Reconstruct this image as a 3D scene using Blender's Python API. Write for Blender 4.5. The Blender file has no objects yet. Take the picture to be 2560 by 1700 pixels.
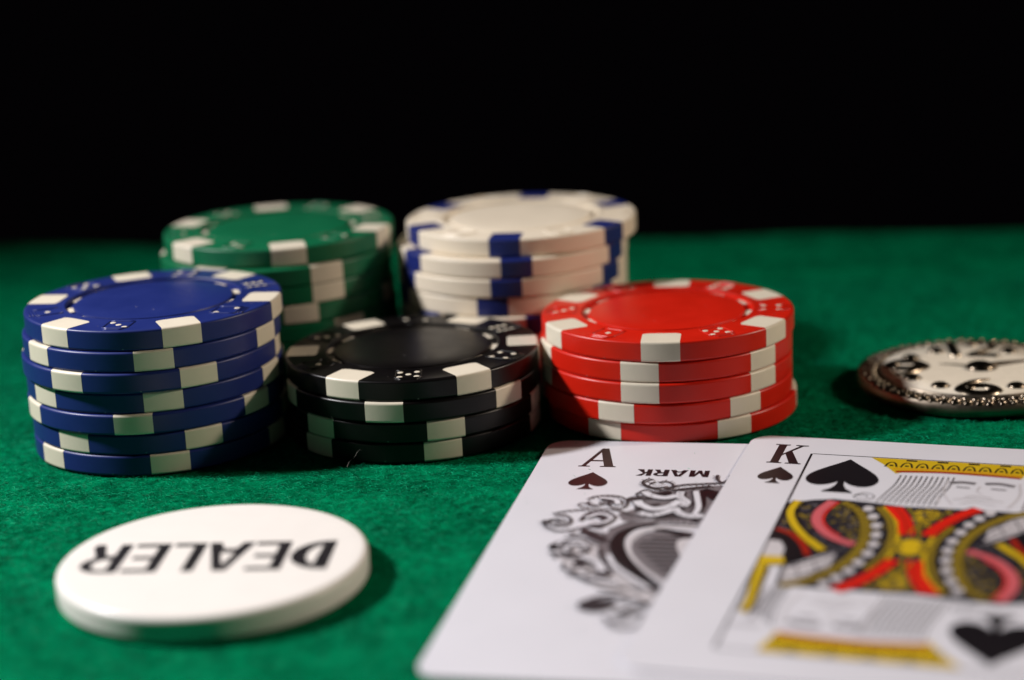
import bpy, bmesh, math, random
import numpy as np
from mathutils import Vector, Matrix
from mathutils.geometry import tessellate_polygon

random.seed(7)
rng = np.random.default_rng(11)
S = bpy.context.scene
COL = S.collection
MM = 0.001

# ------------------------------------------------------------------ camera, world, lamps, exposure
F_PX, PITCH, ROLL, CAM_H = 4843.03, 0.26203448, -0.04937378, 92.4111
cam_data = bpy.data.cameras.new('camera')
cam = bpy.data.objects.new('camera', cam_data)
COL.objects.link(cam)
cp_, sp_ = math.cos(PITCH), math.sin(PITCH)
fw = Vector((0, cp_, -sp_)); up = Vector((0, sp_, cp_)); rt = Vector((1, 0, 0))
cr, sr = math.cos(ROLL), math.sin(ROLL)
r2 = cr * rt + sr * up
u2 = -sr * rt + cr * up
cam.matrix_world = Matrix(((r2.x, u2.x, -fw.x, 0), (r2.y, u2.y, -fw.y, 0), (r2.z, u2.z, -fw.z, CAM_H * MM), (0, 0, 0, 1)))
cam_data.sensor_width = 36.0
cam_data.lens = F_PX / 2560.0 * 36.0
cam_data.clip_start = 0.01
cam_data.clip_end = 20.0
cam_data.dof.use_dof = True
cam_data.dof.focus_distance = 0.285
cam_data.dof.aperture_fstop = 8.0
cam_data.dof.aperture_blades = 7
S.camera = cam

W = bpy.data.worlds.new('World')
S.world = W
W.use_nodes = True
W.node_tree.nodes['Background'].inputs[0].default_value = (0.9, 0.85, 0.9, 1)
W.node_tree.nodes['Background'].inputs[1].default_value = 0.0035

def lamp(name, loc, aim, power, size, color, spread=180):
    d = bpy.data.lights.new(name, 'AREA')
    d.shape = 'DISK'; d.size = size; d.spread = math.radians(spread); d.energy = power; d.color = color
    o = bpy.data.objects.new(name, d)
    COL.objects.link(o)
    o.location = Vector(loc) * MM
    o.rotation_euler = (Vector(aim) - Vector(loc)).to_track_quat('-Z', 'Y').to_euler()
    return o
lamp('left_lamp', (-290, 300, 250), (5, 172, 0), 0.73, 0.034, (1.0, 0.975, 0.99), 96)
lamp('right_lamp', (400, 272, 212), (15, 250, 8), 0.165, 0.034, (1.0, 0.84, 0.69), 72)

S.view_settings.view_transform = 'Standard'
S.view_settings.look = 'None'
S.view_settings.exposure = 0.0
S.view_settings.gamma = 1.0
S.render.engine = 'CYCLES'

# ------------------------------------------------------------------ materials
def new_mat(name):
    m = bpy.data.materials.new(name)
    m.use_nodes = True
    nt = m.node_tree
    return m, nt, nt.nodes['Principled BSDF']

def plastic(name, col, rough=0.42, spec=0.5, var=0.10, bump=0.03, scale=260.0, speck=None, dust=0.0):
    """moulded plastic: slightly uneven colour and a fine grain"""
    m, nt, b = new_mat(name)
    N, L = nt.nodes, nt.links
    tc = N.new('ShaderNodeTexCoord')
    n1 = N.new('ShaderNodeTexNoise'); n1.inputs['Scale'].default_value = scale; n1.inputs['Detail'].default_value = 6
    L.new(tc.outputs['Object'], n1.inputs['Vector'])
    mr = N.new('ShaderNodeMapRange'); mr.inputs[3].default_value = 1 - var; mr.inputs[4].default_value = 1 + var
    L.new(n1.outputs['Fac'], mr.inputs[0])
    mul = N.new('ShaderNodeVectorMath'); mul.operation = 'SCALE'
    mul.inputs[0].default_value = col
    L.new(mr.outputs[0], mul.inputs['Scale'])
    last = mul.outputs[0]
    if speck:
        n3 = N.new('ShaderNodeTexNoise'); n3.inputs['Scale'].default_value = 420; n3.inputs['Detail'].default_value = 3
        L.new(tc.outputs['Object'], n3.inputs['Vector'])
        cr_ = N.new('ShaderNodeValToRGB')
        cr_.color_ramp.elements[0].position = 0.60; cr_.color_ramp.elements[0].color = (0, 0, 0, 1)
        cr_.color_ramp.elements[1].position = 0.80; cr_.color_ramp.elements[1].color = (1, 1, 1, 1)
        L.new(n3.outputs['Fac'], cr_.inputs[0])
        mx = N.new('ShaderNodeMix'); mx.data_type = 'RGBA'
        L.new(cr_.outputs[0], mx.inputs[0]); L.new(last, mx.inputs[6]); mx.inputs[7].default_value = (*speck, 1)
        last = mx.outputs[2]
    if dust:
        vo = N.new('ShaderNodeTexVoronoi'); vo.inputs['Scale'].default_value = 620
        L.new(tc.outputs['Object'], vo.inputs['Vector'])
        lt = N.new('ShaderNodeMath'); lt.operation = 'LESS_THAN'; lt.inputs[1].default_value = 0.085
        L.new(vo.outputs['Distance'], lt.inputs[0])
        sx = N.new('ShaderNodeSeparateColor'); L.new(vo.outputs['Color'], sx.inputs[0])
        gt = N.new('ShaderNodeMath'); gt.operation = 'GREATER_THAN'; gt.inputs[1].default_value = 0.80
        L.new(sx.outputs[0], gt.inputs[0])
        mm = N.new('ShaderNodeMath'); mm.operation = 'MULTIPLY'
        L.new(lt.outputs[0], mm.inputs[0]); L.new(gt.outputs[0], mm.inputs[1])
        m2 = N.new('ShaderNodeMath'); m2.operation = 'MULTIPLY'; m2.inputs[1].default_value = dust
        L.new(mm.outputs[0], m2.inputs[0])
        mx = N.new('ShaderNodeMix'); mx.data_type = 'RGBA'
        L.new(m2.outputs[0], mx.inputs[0]); L.new(last, mx.inputs[6]); mx.inputs[7].default_value = (0.5, 0.46, 0.42, 1)
        last = mx.outputs[2]
    L.new(last, b.inputs['Base Color'])
    b.inputs['Specular IOR Level'].default_value = spec
    n2 = N.new('ShaderNodeTexNoise'); n2.inputs['Scale'].default_value = 3200; n2.inputs['Detail'].default_value = 4
    L.new(tc.outputs['Object'], n2.inputs['Vector'])
    rr = N.new('ShaderNodeMapRange'); rr.inputs[3].default_value = rough - 0.08; rr.inputs[4].default_value = rough + 0.1
    L.new(n1.outputs['Fac'], rr.inputs[0]); L.new(rr.outputs[0], b.inputs['Roughness'])
    bp = N.new('ShaderNodeBump'); bp.inputs['Strength'].default_value = bump * 6; bp.inputs['Distance'].default_value = 0.00004
    L.new(n2.outputs['Fac'], bp.inputs['Height']); L.new(bp.outputs[0], b.inputs['Normal'])
    return m

M = {}
M['blue'] = plastic('blue_plastic', (0.011, 0.022, 0.142), rough=0.38, spec=0.35, dust=0.35)
M['green'] = plastic('green_plastic', (0.004, 0.125, 0.050), rough=0.38, spec=0.35, dust=0.35)
M['red'] = plastic('red_plastic', (0.58, 0.013, 0.004), rough=0.34, spec=0.35, dust=0.2)
M['black'] = plastic('black_plastic', (0.0030, 0.0022, 0.0024), rough=0.33, spec=0.28, var=0.3, dust=0.3)
M['white'] = plastic('cream_plastic', (0.80, 0.70, 0.55), var=0.04)
M['insert'] = plastic('cream_insert_plastic', (0.70, 0.63, 0.50), var=0.07, speck=(0.67, 0.61, 0.48))
M['insert_blue'] = plastic('blue_insert_plastic', (0.009, 0.018, 0.14))
M['dealer'] = plastic('white_acrylic', (0.745, 0.705, 0.66), rough=0.30, spec=0.35, var=0.02, bump=0.0)
M['dealer_ink'] = plastic('black_engraving_paint', (0.012, 0.010, 0.012), rough=0.4)

def paper(name, col, rough=0.38):
    return plastic(name, col, rough=rough, spec=0.4, var=0.015, bump=0.02, scale=90.0)
M['card'] = paper('coated_card', (0.60, 0.59, 0.635))
M['ink_black'] = paper('black_ink', (0.008, 0.006, 0.008))
M['ink_maroon'] = paper('dark_maroon_ink', (0.019, 0.005, 0.005))
M['ink_grey'] = paper('grey_ink', (0.145, 0.13, 0.14))
M['ink_lightgrey'] = paper('pale_grey_ink', (0.50, 0.47, 0.49))
M['ink_darkgrey'] = paper('dark_grey_ink', (0.035, 0.029, 0.033))
M['ink_yellow'] = paper('yellow_ink', (0.52, 0.35, 0.010))
M['ink_gold'] = paper('dull_gold_ink', (0.22, 0.15, 0.013))
M['ink_orange'] = paper('orange_ink', (0.55, 0.20, 0.010))
M['ink_red'] = paper('red_ink', (0.64, 0.014, 0.006))
M['ink_pink'] = paper('pink_ink', (0.52, 0.10, 0.115))
M['ink_darkred'] = paper('dark_red_ink', (0.30, 0.015, 0.006))
M['ink_night'] = paper('blue_black_ink', (0.018, 0.016, 0.022))

def metal(name, col, rough):
    m, nt, b = new_mat(name)
    N, L = nt.nodes, nt.links
    tc = N.new('ShaderNodeTexCoord')
    n1 = N.new('ShaderNodeTexNoise'); n1.inputs['Scale'].default_value = 500; n1.inputs['Detail'].default_value = 5
    L.new(tc.outputs['Object'], n1.inputs['Vector'])
    mx = N.new('ShaderNodeMix'); mx.data_type = 'RGBA'
    mx.inputs[6].default_value = (*[c * 0.55 for c in col], 1); mx.inputs[7].default_value = (*col, 1)
    L.new(n1.outputs['Fac'], mx.inputs[0]); L.new(mx.outputs[2], b.inputs['Base Color'])
    b.inputs['Metallic'].default_value = 1.0
    rr = N.new('ShaderNodeMapRange'); rr.inputs[3].default_value = rough * 0.6; rr.inputs[4].default_value = rough * 1.5
    L.new(n1.outputs['Fac'], rr.inputs[0]); L.new(rr.outputs[0], b.inputs['Roughness'])
    return m
M['nickel'] = metal('tarnished_nickel', (0.27, 0.225, 0.175), 0.42)
M['chrome'] = metal('polished_nickel', (0.50, 0.44, 0.36), 0.15)
M['dark_nickel'] = metal('darkened_nickel', (0.22, 0.18, 0.135), 0.24)
M['enamel'] = plastic('cream_enamel', (0.82, 0.74, 0.60), rough=0.25, var=0.06)

def felt_mat():
    m, nt, b = new_mat('green_felt')
    N, L = nt.nodes, nt.links
    tc = N.new('ShaderNodeTexCoord')
    def noise(s, d, r=0.6):
        n = N.new('ShaderNodeTexNoise'); n.inputs['Scale'].default_value = s
        n.inputs['Detail'].default_value = d; n.inputs['Roughness'].default_value = r
        L.new(tc.outputs['Object'], n.inputs['Vector']); return n
    big, mid, fine = noise(95, 4), noise(480, 5, 0.72), noise(2400, 3, 0.7)
    ramp = N.new('ShaderNodeValToRGB')
    e = ramp.color_ramp.elements
    e[0].position = 0.40; e[0].color = (0.0002, 0.042, 0.017, 1)
    e[1].position = 0.68; e[1].color = (0.0005, 0.245, 0.098, 1)
    add = N.new('ShaderNodeMath'); add.operation = 'MULTIPLY_ADD'
    L.new(mid.outputs['Fac'], add.inputs[0]); add.inputs[1].default_value = 0.50
    sc = N.new('ShaderNodeMath'); sc.operation = 'MULTIPLY'; sc.inputs[1].default_value = 0.20
    L.new(fine.outputs['Fac'], sc.inputs[0])
    sc2 = N.new('ShaderNodeMath'); sc2.operation = 'MULTIPLY_ADD'; sc2.inputs[1].default_value = 0.34
    L.new(big.outputs['Fac'], sc2.inputs[0]); L.new(sc.outputs[0], sc2.inputs[2])
    L.new(sc2.outputs[0], add.inputs[2]); L.new(add.outputs[0], ramp.inputs[0])
    L.new(ramp.outputs[0], b.inputs['Base Color'])
    b.inputs['Roughness'].default_value = 0.95
    b.inputs['Specular IOR Level'].default_value = 0.0
    bp = N.new('ShaderNodeBump'); bp.inputs['Strength'].default_value = 0.75; bp.inputs['Distance'].default_value = 0.0006
    L.new(add.outputs[0], bp.inputs['Height']); L.new(bp.outputs[0], b.inputs['Normal'])
    return m
M['felt'] = felt_mat()
def fibre_mat():
    m, nt, b = new_mat('green_wool_fibre')
    N, L = nt.nodes, nt.links
    tc = N.new('ShaderNodeTexCoord')
    n = N.new('ShaderNodeTexNoise'); n.inputs['Scale'].default_value = 700; n.inputs['Detail'].default_value = 2
    L.new(tc.outputs['Object'], n.inputs['Vector'])
    ramp = N.new('ShaderNodeValToRGB'); e = ramp.color_ramp.elements
    e[0].position = 0.35; e[0].color = (0.0004, 0.075, 0.032, 1)
    e[1].position = 0.70; e[1].color = (0.002, 0.40, 0.19, 1)
    L.new(n.outputs['Fac'], ramp.inputs[0]); L.new(ramp.outputs[0], b.inputs['Base Color'])
    b.inputs['Roughness'].default_value = 0.5
    b.inputs['Specular IOR Level'].default_value = 0.03
    return m
M['fibre'] = fibre_mat()
M['backdrop'] = plastic('black_cloth_backdrop', (0.26, 0.20, 0.28), rough=0.9, spec=0.05, bump=0)
M['lint'] = plastic('pale_lint', (0.5, 0.47, 0.42), rough=0.7)

# ------------------------------------------------------------------ mesh helpers (all lengths in mm)
def mesh(name, verts, faces, mat, smooth=False):
    me = bpy.data.meshes.new(name)
    me.from_pydata([(v[0] * MM, v[1] * MM, v[2] * MM) for v in verts], [], faces)
    me.materials.append(mat)
    if smooth:
        me.polygons.foreach_set('use_smooth', [True] * len(me.polygons))
    me.update()
    return me

def put(name, me, parent=None, loc=(0, 0, 0), rz=0.0, **props):
    o = bpy.data.objects.new(name, me)
    COL.objects.link(o)
    o.parent = parent
    o.location = Vector(loc) * MM
    o.rotation_euler = (0, 0, rz)
    for k, v in props.items():
        o[k] = v
    return o

def thing(name, label, cat, loc, rz=0.0, group=None):
    o = put(name, None, None, loc, rz, label=label, category=cat)
    o.empty_display_size = 0.01
    if group:
        o['group'] = group
    return o

def sharp_by_angle(me, deg=35):
    bm = bmesh.new(); bm.from_mesh(me)
    bmesh.ops.recalc_face_normals(bm, faces=bm.faces)
    for e in bm.edges:
        if len(e.link_faces) == 2:
            e.smooth = e.calc_face_angle(0) < math.radians(deg)
    for f in bm.faces:
        f.smooth = True
    bm.to_mesh(me); bm.free()
    return me

def lathe(profile, n=128, closed_ends=True):
    """profile: list of (r, z) from bottom centre round to top"""
    v, f, rings = [], [], []
    for r, z in profile:
        if r < 1e-6:
            rings.append([len(v)]); v.append((0, 0, z))
        else:
            ids = []
            for i in range(n):
                a = 2 * math.pi * i / n
                ids.append(len(v)); v.append((r * math.cos(a), r * math.sin(a), z))
            rings.append(ids)
    for a, b in zip(rings, rings[1:]):
        if len(a) == 1 and len(b) == 1:
            continue
        for i in range(n):
            j = (i + 1) % n
            if len(a) == 1:
                f.append((a[0], b[j], b[i]))
            elif len(b) == 1:
                f.append((a[i], a[j], b[0]))
            else:
                f.append((a[i], a[j], b[j], b[i]))
    return v, f

def catmull(pts, k=6, closed=False):
    P = [np.array(p, float) for p in pts]
    n = len(P); out = []
    rngi = range(n) if closed else range(n - 1)
    for i in rngi:
        p0 = P[(i - 1) % n] if (closed or i > 0) else P[0]
        p1, p2 = P[i], P[(i + 1) % n]
        p3 = P[(i + 2) % n] if (closed or i + 2 < n) else P[-1]
        for s in range(k):
            t = s / k
            out.append(0.5 * ((2 * p1) + (-p0 + p2) * t + (2 * p0 - 5 * p1 + 4 * p2 - p3) * t * t + (-p0 + 3 * p1 - 3 * p2 + p3) * t ** 3))
    if not closed:
        out.append(P[-1])
    return out

def poly_fill(outer, holes=(), z=0.0):
    loops = [[Vector((p[0], p[1], 0)) for p in outer]] + [[Vector((p[0], p[1], 0)) for p in h] for h in holes]
    tris = tessellate_polygon(loops)
    v = [(p.x, p.y, z) for lp in loops for p in lp]
    out = []
    for a, b, c in tris:
        A, B, C = v[a], v[b], v[c]
        if (B[0] - A[0]) * (C[1] - A[1]) - (B[1] - A[1]) * (C[0] - A[0]) < 0:
            b, c = c, b
        out.append((a, b, c))
    return v, out

def prism(outer, holes, z0, z1):
    """solid with outline, holes and thickness"""
    v, t = poly_fill(outer, holes, z1)
    n = len(v)
    vb = [(x, y, z0) for x, y, _ in v]
    f = list(t) + [(a + n, c + n, b + n) for a, b, c in t]
    k = 0
    for lp in [outer] + list(holes):
        m = len(lp)
        for i in range(m):
            a, b = k + i, k + (i + 1) % m
            f.append((a, b, b + n, a + n))
        k += m
    return v + vb, f

def ribbon(pts, w, z=0.0, smooth=6, closed=False):
    P = catmull(pts, smooth, closed) if smooth else [np.array(p, float) for p in pts]
    n = len(P); v, f = [], []
    for i in range(n):
        a = P[(i - 1) % n] if (closed or i > 0) else P[0]
        b = P[(i + 1) % n] if (closed or i < n - 1) else P[-1]
        d = b - a; d = d / (np.linalg.norm(d) + 1e-9)
        nn = np.array([-d[1], d[0]])
        if callable(w):
            ww = w(i / (n - 1))
        else:
            ww = w
        q1, q2 = P[i] + nn * ww / 2, P[i] - nn * ww / 2
        v += [(q1[0], q1[1], z), (q2[0], q2[1], z)]
    for i in range(n if closed else n - 1):
        j = (i + 1) % n
        f.append((2 * i + 1, 2 * j + 1, 2 * j, 2 * i))
    return v, f

def join(parts):
    V, F = [], []
    for v, f in parts:
        k = len(V); V += list(v); F += [tuple(i + k for i in q) for q in f]
    return V, F

def ridge(pts, w, h, z0, smooth=6):
    """raised rounded stroke lying on a surface"""
    P = catmull(pts, smooth); n = len(P); v, f = [], []
    prof = [(-0.5, 0), (-0.42, 0.45), (-0.2, 0.85), (0, 1), (0.2, 0.85), (0.42, 0.45), (0.5, 0)]
    m = len(prof)
    for i in range(n):
        a, b = P[max(i - 1, 0)], P[min(i + 1, n - 1)]
        d = b - a; d = d / (np.linalg.norm(d) + 1e-9)
        nn = np.array([d[1], -d[0]])
        ww = w(i / (n - 1)) if callable(w) else w
        for s, q in prof:
            p = P[i] + nn * s * ww
            v.append((p[0], p[1], z0 + q * h * min(1, ww / 1.2)))
    for i in range(n - 1):
        for j in range(m - 1):
            a = i * m + j
            f.append((a, a + m, a + m + 1, a + 1))
    f.append(tuple(range(m))); f.append(tuple(range((n - 1) * m, n * m))[::-1])
    return v, f

# ------------------------------------------------------------------ the setting: felt and backdrop
def felt_edge(x):
    """far edge of the felt cloth, in mm"""
    xs = [-420, -200, -122.9, -82, -27, 27, 67, 115.6, 200, 420]
    ys = [500, 475, 462, 451, 440, 432, 431, 423.5, 418, 405]
    return float(np.interp(x, xs, ys))
def build_felt():
    xs = np.linspace(-420, 420, 211)
    V, Fc = [], []
    rows = list(np.linspace(0, 1, 120))
    for x in xs:
        ye = felt_edge(x)
        wav = 1.2 * math.sin(x * 0.045 + 1) + 0.6 * math.sin(x * 0.11)
        col = []
        for t in rows:
            y = -160 + (ye - 6 + wav + 160) * t
            col.append((x, y, -0.25))
        for k in range(1, 9):
            a = k / 8 * math.pi / 2
            col.append((x, ye - 6 + wav + 6 * math.sin(a), -0.25 - 6 * (1 - math.cos(a))))
        for k in range(1, 12):
            col.append((x, ye + wav + 0.6 * math.sin(x * 0.07) * k / 4, -6.25 - k * 12))
        V += col
    m = len(rows) + 8 + 11
    for i in range(len(xs) - 1):
        for j in range(m - 1):
            a = i * m + j
            Fc.append((a, a + m, a + m + 1, a + 1))
    put('felt_cloth', mesh('felt_cloth', V, Fc, M['felt'], True), kind='structure')
build_felt()

DISKS = [(24.85, 298.62, 20.5), (-15.69, 295.84, 20.5), (-55.98, 296.29, 20.5), (-39.8, 333.5, 20.5), (2.5, 332.0, 20.5), (-39.5, 231.4, 20.9), (74.8, 301.4, 18.8)]
def build_fibres(n=290000):
    # short curled wool fibres standing a fraction of a millimetre off the cloth
    x = rng.uniform(-118, 122, n); y = 172 + (380 - 172) * rng.random(n)
    keep = np.ones(n, bool)
    for cx, cy, r in DISKS:
        keep &= (x - cx) ** 2 + (y - cy) ** 2 > (r - 1.0) ** 2
    keep &= np.abs(x) < 0.29 * y + 12
    x, y = x[keep], y[keep]; n = len(x)
    th = rng.uniform(0, 2 * np.pi, n)
    ln = rng.uniform(0.5, 1.5, n); bend = rng.normal(0, 0.9, n)
    hz = np.abs(rng.normal(0, 0.20, n)) + 0.04
    hz = np.minimum(hz, 0.7)
    w = rng.uniform(0.010, 0.024, n)
    V = np.zeros((n, 8, 3))
    px, py = x.copy(), y.copy(); a = th.copy()
    for s in range(4):
        t = s / 3
        zz = -0.26 + hz * np.sin(np.pi * (0.12 + 0.80 * t)) 
        nx, ny = -np.sin(a), np.cos(a)
        V[:, 2 * s, 0] = px + nx * w; V[:, 2 * s, 1] = py + ny * w; V[:, 2 * s, 2] = zz + w * 0.8
        V[:, 2 * s + 1, 0] = px - nx * w; V[:, 2 * s + 1, 1] = py - ny * w; V[:, 2 * s + 1, 2] = zz - w * 0.8
        px += np.cos(a) * ln / 3; py += np.sin(a) * ln / 3; a += bend
    base = (np.arange(n) * 8)[:, None, None]
    q = np.array([[0, 1, 3, 2], [2, 3, 5, 4], [4, 5, 7, 6]])[None]
    Fq = (base + q).reshape(-1)
    me = bpy.data.meshes.new('felt_fibre')
    nv, nf = n * 8, n * 3
    me.vertices.add(nv); me.vertices.foreach_set('co', (V * MM).astype(np.float32).ravel())
    me.loops.add(nf * 4); me.loops.foreach_set('vertex_index', Fq.astype(np.int32))
    me.polygons.add(nf)
    me.polygons.foreach_set('loop_start', np.arange(0, nf * 4, 4, dtype=np.int32))
    me.polygons.foreach_set('loop_total', np.full(nf, 4, dtype=np.int32))
    me.update(calc_edges=True)
    me.materials.append(M['fibre'])
    put('felt_fibre', me, kind='stuff')
build_fibres()

v, f = prism([(-2500, 1500), (2500, 1500), (2500, 1520), (-2500, 1520)], [], -900, 1600)
put('backdrop', mesh('backdrop', v, f, M['backdrop']), kind='structure')

# ------------------------------------------------------------------ poker chips
R, T = 20.0, 3.234
GR_IN, GR_OUT = 12.35, 13.55
def chip_meshes(color):
    body_mat = M[color]
    ins_mat = M['insert_blue'] if color == 'white' else M['insert']
    prof = [(0, 0), (19.25, 0), (19.45, 0), (19.78, 0.08), (19.95, 0.25), (20.0, 0.42), (20.0, 0.50), (20.0, T - 0.44), (20.0, T - 0.36), (19.96, T - 0.20), (19.82, T - 0.06), (19.6, T), (19.45, T),
            (GR_OUT + 0.50, T), (GR_OUT + 0.34, T + 0.09), (GR_OUT + 0.16, T + 0.09), (GR_OUT + 0.03, T - 0.04), (GR_OUT, T - 0.62), (GR_IN - 0.02, T - 0.64), (GR_IN - 0.04, T - 0.9), (0, T - 0.9)]
    v, f = lathe(prof, 144)
    body = sharp_by_angle(mesh(color + '_chip_body', v, f, body_mat), 40)
    # plain body for the chips lower down, with a plain top
    v, f = lathe(prof[:13] + [(0, T)], 144)
    plain = sharp_by_angle(mesh(color + '_chip_body_plain', v, f, body_mat), 40)
    # centre disc
    v, f = lathe([(GR_IN - 0.06, T - 0.85), (GR_IN, T - 0.30), (GR_IN - 0.08, T - 0.12), (GR_IN - 0.3, T - 0.05), (8, T - 0.07), (0, T - 0.07)], 128)
    disc = sharp_by_angle(mesh(color + '_centre_disc', v, f, body_mat), 40)
    # insert: a parallel-sided block let into rim and faces, a hair proud
    hw = 2.62 if color == 'white' else 2.93
    e = 0.022
    ys = np.linspace(-hw, hw, 13)
    def loop(y):
        rr = lambda r: math.sqrt(max((r + e) ** 2 - y * y, 0))
        xin = 14.95 + (0.42 if abs(y) > hw - 0.2 else (0.12 if abs(y) > hw - 0.6 else 0))
        return [(xin, y, T + e), (rr(19.4), y, T + e), (rr(19.6), y, T + e), (rr(19.82), y, T - 0.06 + e), (rr(19.96), y, T - 0.20), (rr(20.0), y, T - 0.36), (rr(20.0), y, T - 0.44),
                (rr(20.0), y, 0.50), (rr(20.0), y, 0.42), (rr(19.95), y, 0.25), (rr(19.75), y, 0.08), (rr(19.35), y, 0.0), (xin, y, 0.0)]
    V, F_ = [], []
    for y in ys:
        V += loop(y)
    m = 13
    for i in range(len(ys) - 1):
        for j in range(m - 1):
            a = i * m + j
            F_.append((a, a + 1, a + m + 1, a + m))
    for i in (0, len(ys) - 1):
        F_.append(tuple(i * m + j for j in range(m)))
    # inner wall
    for i in range(len(ys) - 1):
        F_.append((i * m, (i + 1) * m, (i + 1) * m + m - 1, i * m + m - 1))
    ins = sharp_by_angle(mesh(color + '_insert', V, F_, ins_mat), 40)
    # dash on the groove floor
    dv, df = [], []
    n = 6
    dm = M['white'] if color != 'white' else M['insert']
    for i in range(n + 1):
        a = math.radians(-6.3 + 12.6 * i / n)
        for r_, z_ in ((GR_IN + 0.03, T - 0.62), (GR_IN + 0.08, T - 0.44), (GR_OUT - 0.08, T - 0.44), (GR_OUT - 0.02, T - 0.60)):
            dv.append((r_ * math.cos(a), r_ * math.sin(a), z_))
    for i in range(n):
        for j in range(3):
            a = i * 4 + j
            df.append((a, a + 1, a + 5, a + 4))
    df += [(0, 1, 2, 3), tuple(n * 4 + j for j in range(4))[::-1]]
    dash = sharp_by_angle(mesh(color + '_groove_dash', dv, df, dm), 40)
    # pip: a tiny filled dot
    pv, pf = lathe([(0.45, T - 0.01), (0.43, T + 0.03), (0.3, T + 0.04), (0, T + 0.045)], 16)
    pip = mesh(color + '_pip', pv, pf, M['insert'] if color != 'white' else M['white'], True)
    # die outline: raised hairlines round the pips and two extra lines for the side of the die
    def bar(x0, y0, x1, y1, w=0.10):
        return ridge([(x0, y0), ((x0 + x1) / 2, (y0 + y1) / 2), (x1, y1)], 0.24, 0.17 * 1.2 / 0.24, T - 0.012, 2)
    s = 1.95
    bars = [bar(-s, -s, s, -s), bar(-s, s, s, s), bar(-s, -s + 0.06, -s, s - 0.06), bar(s, -s + 0.06, s, s - 0.06),
            bar(-s + 0.3, -s - 0.45, s - 0.2, -s - 0.45), bar(-s + 0.5, -s - 0.95, s - 0.4, -s - 0.95)]
    bv, bf = join(bars)
    die = mesh(color + '_dice_mark', bv, bf, body_mat, True)
    return dict(body=body, plain=plain, disc=disc, ins=ins, dash=dash, pip=pip, die=die)

PIPS = {1: [(0, 0)], 2: [(-1, 1), (1, -1)], 3: [(-1, 1), (0, 0), (1, -1)], 4: [(-1, -1), (1, -1), (-1, 1), (1, 1)],
        5: [(-1, -1), (1, -1), (-1, 1), (1, 1), (0, 0)], 6: [(-1, -0.95), (-1, 0), (-1, 0.95), (1, -0.95), (1, 0), (1, 0.95)]}
DIE_ROT = {1: 0, 2: 25, 3: 0, 4: 0, 5: 0, 6: 0}

def build_chip(color, me, loc, rot, label, top, first_die_az, order, group):
    t = thing(color + '_poker_chip', label, 'poker chip', loc, math.radians(rot), group)
    put('chip_body', me['body'] if top else me['plain'], t)
    for k in range(6):
        put('edge_insert', me['ins'], t, (0, 0, 0), math.radians(60 * k))
    if top:
        put('centre_disc', me['disc'], t)
        for k in range(12):
            put('groove_dash', me['dash'], t, (0, 0, 0), math.radians(30 * k - 5))
        for k, num in enumerate(order):
            az = first_die_az + 60 * k - rot
            a = math.radians(az)
            rz = a + math.pi / 2 + math.radians(DIE_ROT[num])
            d = put('dice_mark', me['die'], t, (16.45 * math.cos(a), 16.45 * math.sin(a), 0), rz)
            for px, py in PIPS[num]:
                put('pip', me['pip'], d, (px * 1.28, py * 1.2, 0))
    return t

ORD_A, ORD_B = [1, 5, 4, 6, 2, 3], [1, 3, 2, 6, 4, 5]
STACKS = {
 'blue': dict(c=(-55.985, 296.286), n=7, az1=-158.8, order=ORD_B, where='far left stack', offs=[
   (0.09, 0, 51.2), (-0.46, -0.2, 39.9), (-0.82, -0.45, 59.9), (-0.62, 0.1, 42.6), (-0.66, -0.25, 29.1), (-0.37, 0.1, 58.0), (-0.37, 0, 42.4)]),
 'black': dict(c=(-15.688, 295.842), n=4, az1=-150, order=ORD_A, where='low middle stack', offs=[
   (-0.08, 0, 59.7), (-0.22, -0.35, 19.4), (-0.25, -0.1, 46.0), (-0.32, 0.15, 44.3)]),
 'red': dict(c=(24.854, 298.620), n=5, az1=-128, order=ORD_A, where='stack behind the cards', offs=[
   (-0.01, 0, 22.0), (-0.30, 0.1, 13.4), (-0.38, -0.15, 13.5), (-0.40, -0.1, 2.3), (0.34, 0.35, 53.8)]),
 'green': dict(c=(-39.819, 333.486), n=8, az1=-169, order=ORD_B, where='back left stack', offs=[
   (-0.02, 0, 40.6), (-0.52, -1.4, 0.7), (-0.6, -1.2, 1.1), (-0.2, -1.0, 45.3), (0.1, -0.9, 9.1), (0.3, -0.8, 25), (0.5, -0.6, 12), (0.4, -0.4, 50)]),
 'white': dict(c=(2.476, 332.037), n=8, az1=-129, order=ORD_A, where='back centre stack', offs=[
   (0.13, 0, 21.0), (-1.60, -1.3, 31.3), (-1.75, -1.4, 26.4), (-1.80, -1.1, 19.5), (-1.75, -1.5, 42.6), (-1.7, -1.0, 22), (-1.6, -0.9, 8), (-1.5, -0.5, 47)]),
}
WORDS = {7: ['topmost', 'second from top', 'third from top', 'fourth from top', 'fifth from top', 'second from bottom', 'bottom one'],
         4: ['topmost', 'second from top', 'second from bottom', 'bottom one'],
         5: ['topmost', 'second from top', 'middle one', 'second from bottom', 'bottom one'],
         8: ['topmost', 'second from top', 'third from top', 'fourth from top', 'fourth from bottom', 'third from bottom', 'second from bottom', 'bottom one']}
DESC = {'blue': 'blue cream-striped poker chip', 'black': 'black cream-striped poker chip', 'red': 'red cream-striped poker chip',
        'green': 'green cream-striped poker chip', 'white': 'cream navy-striped poker chip'}
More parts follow.
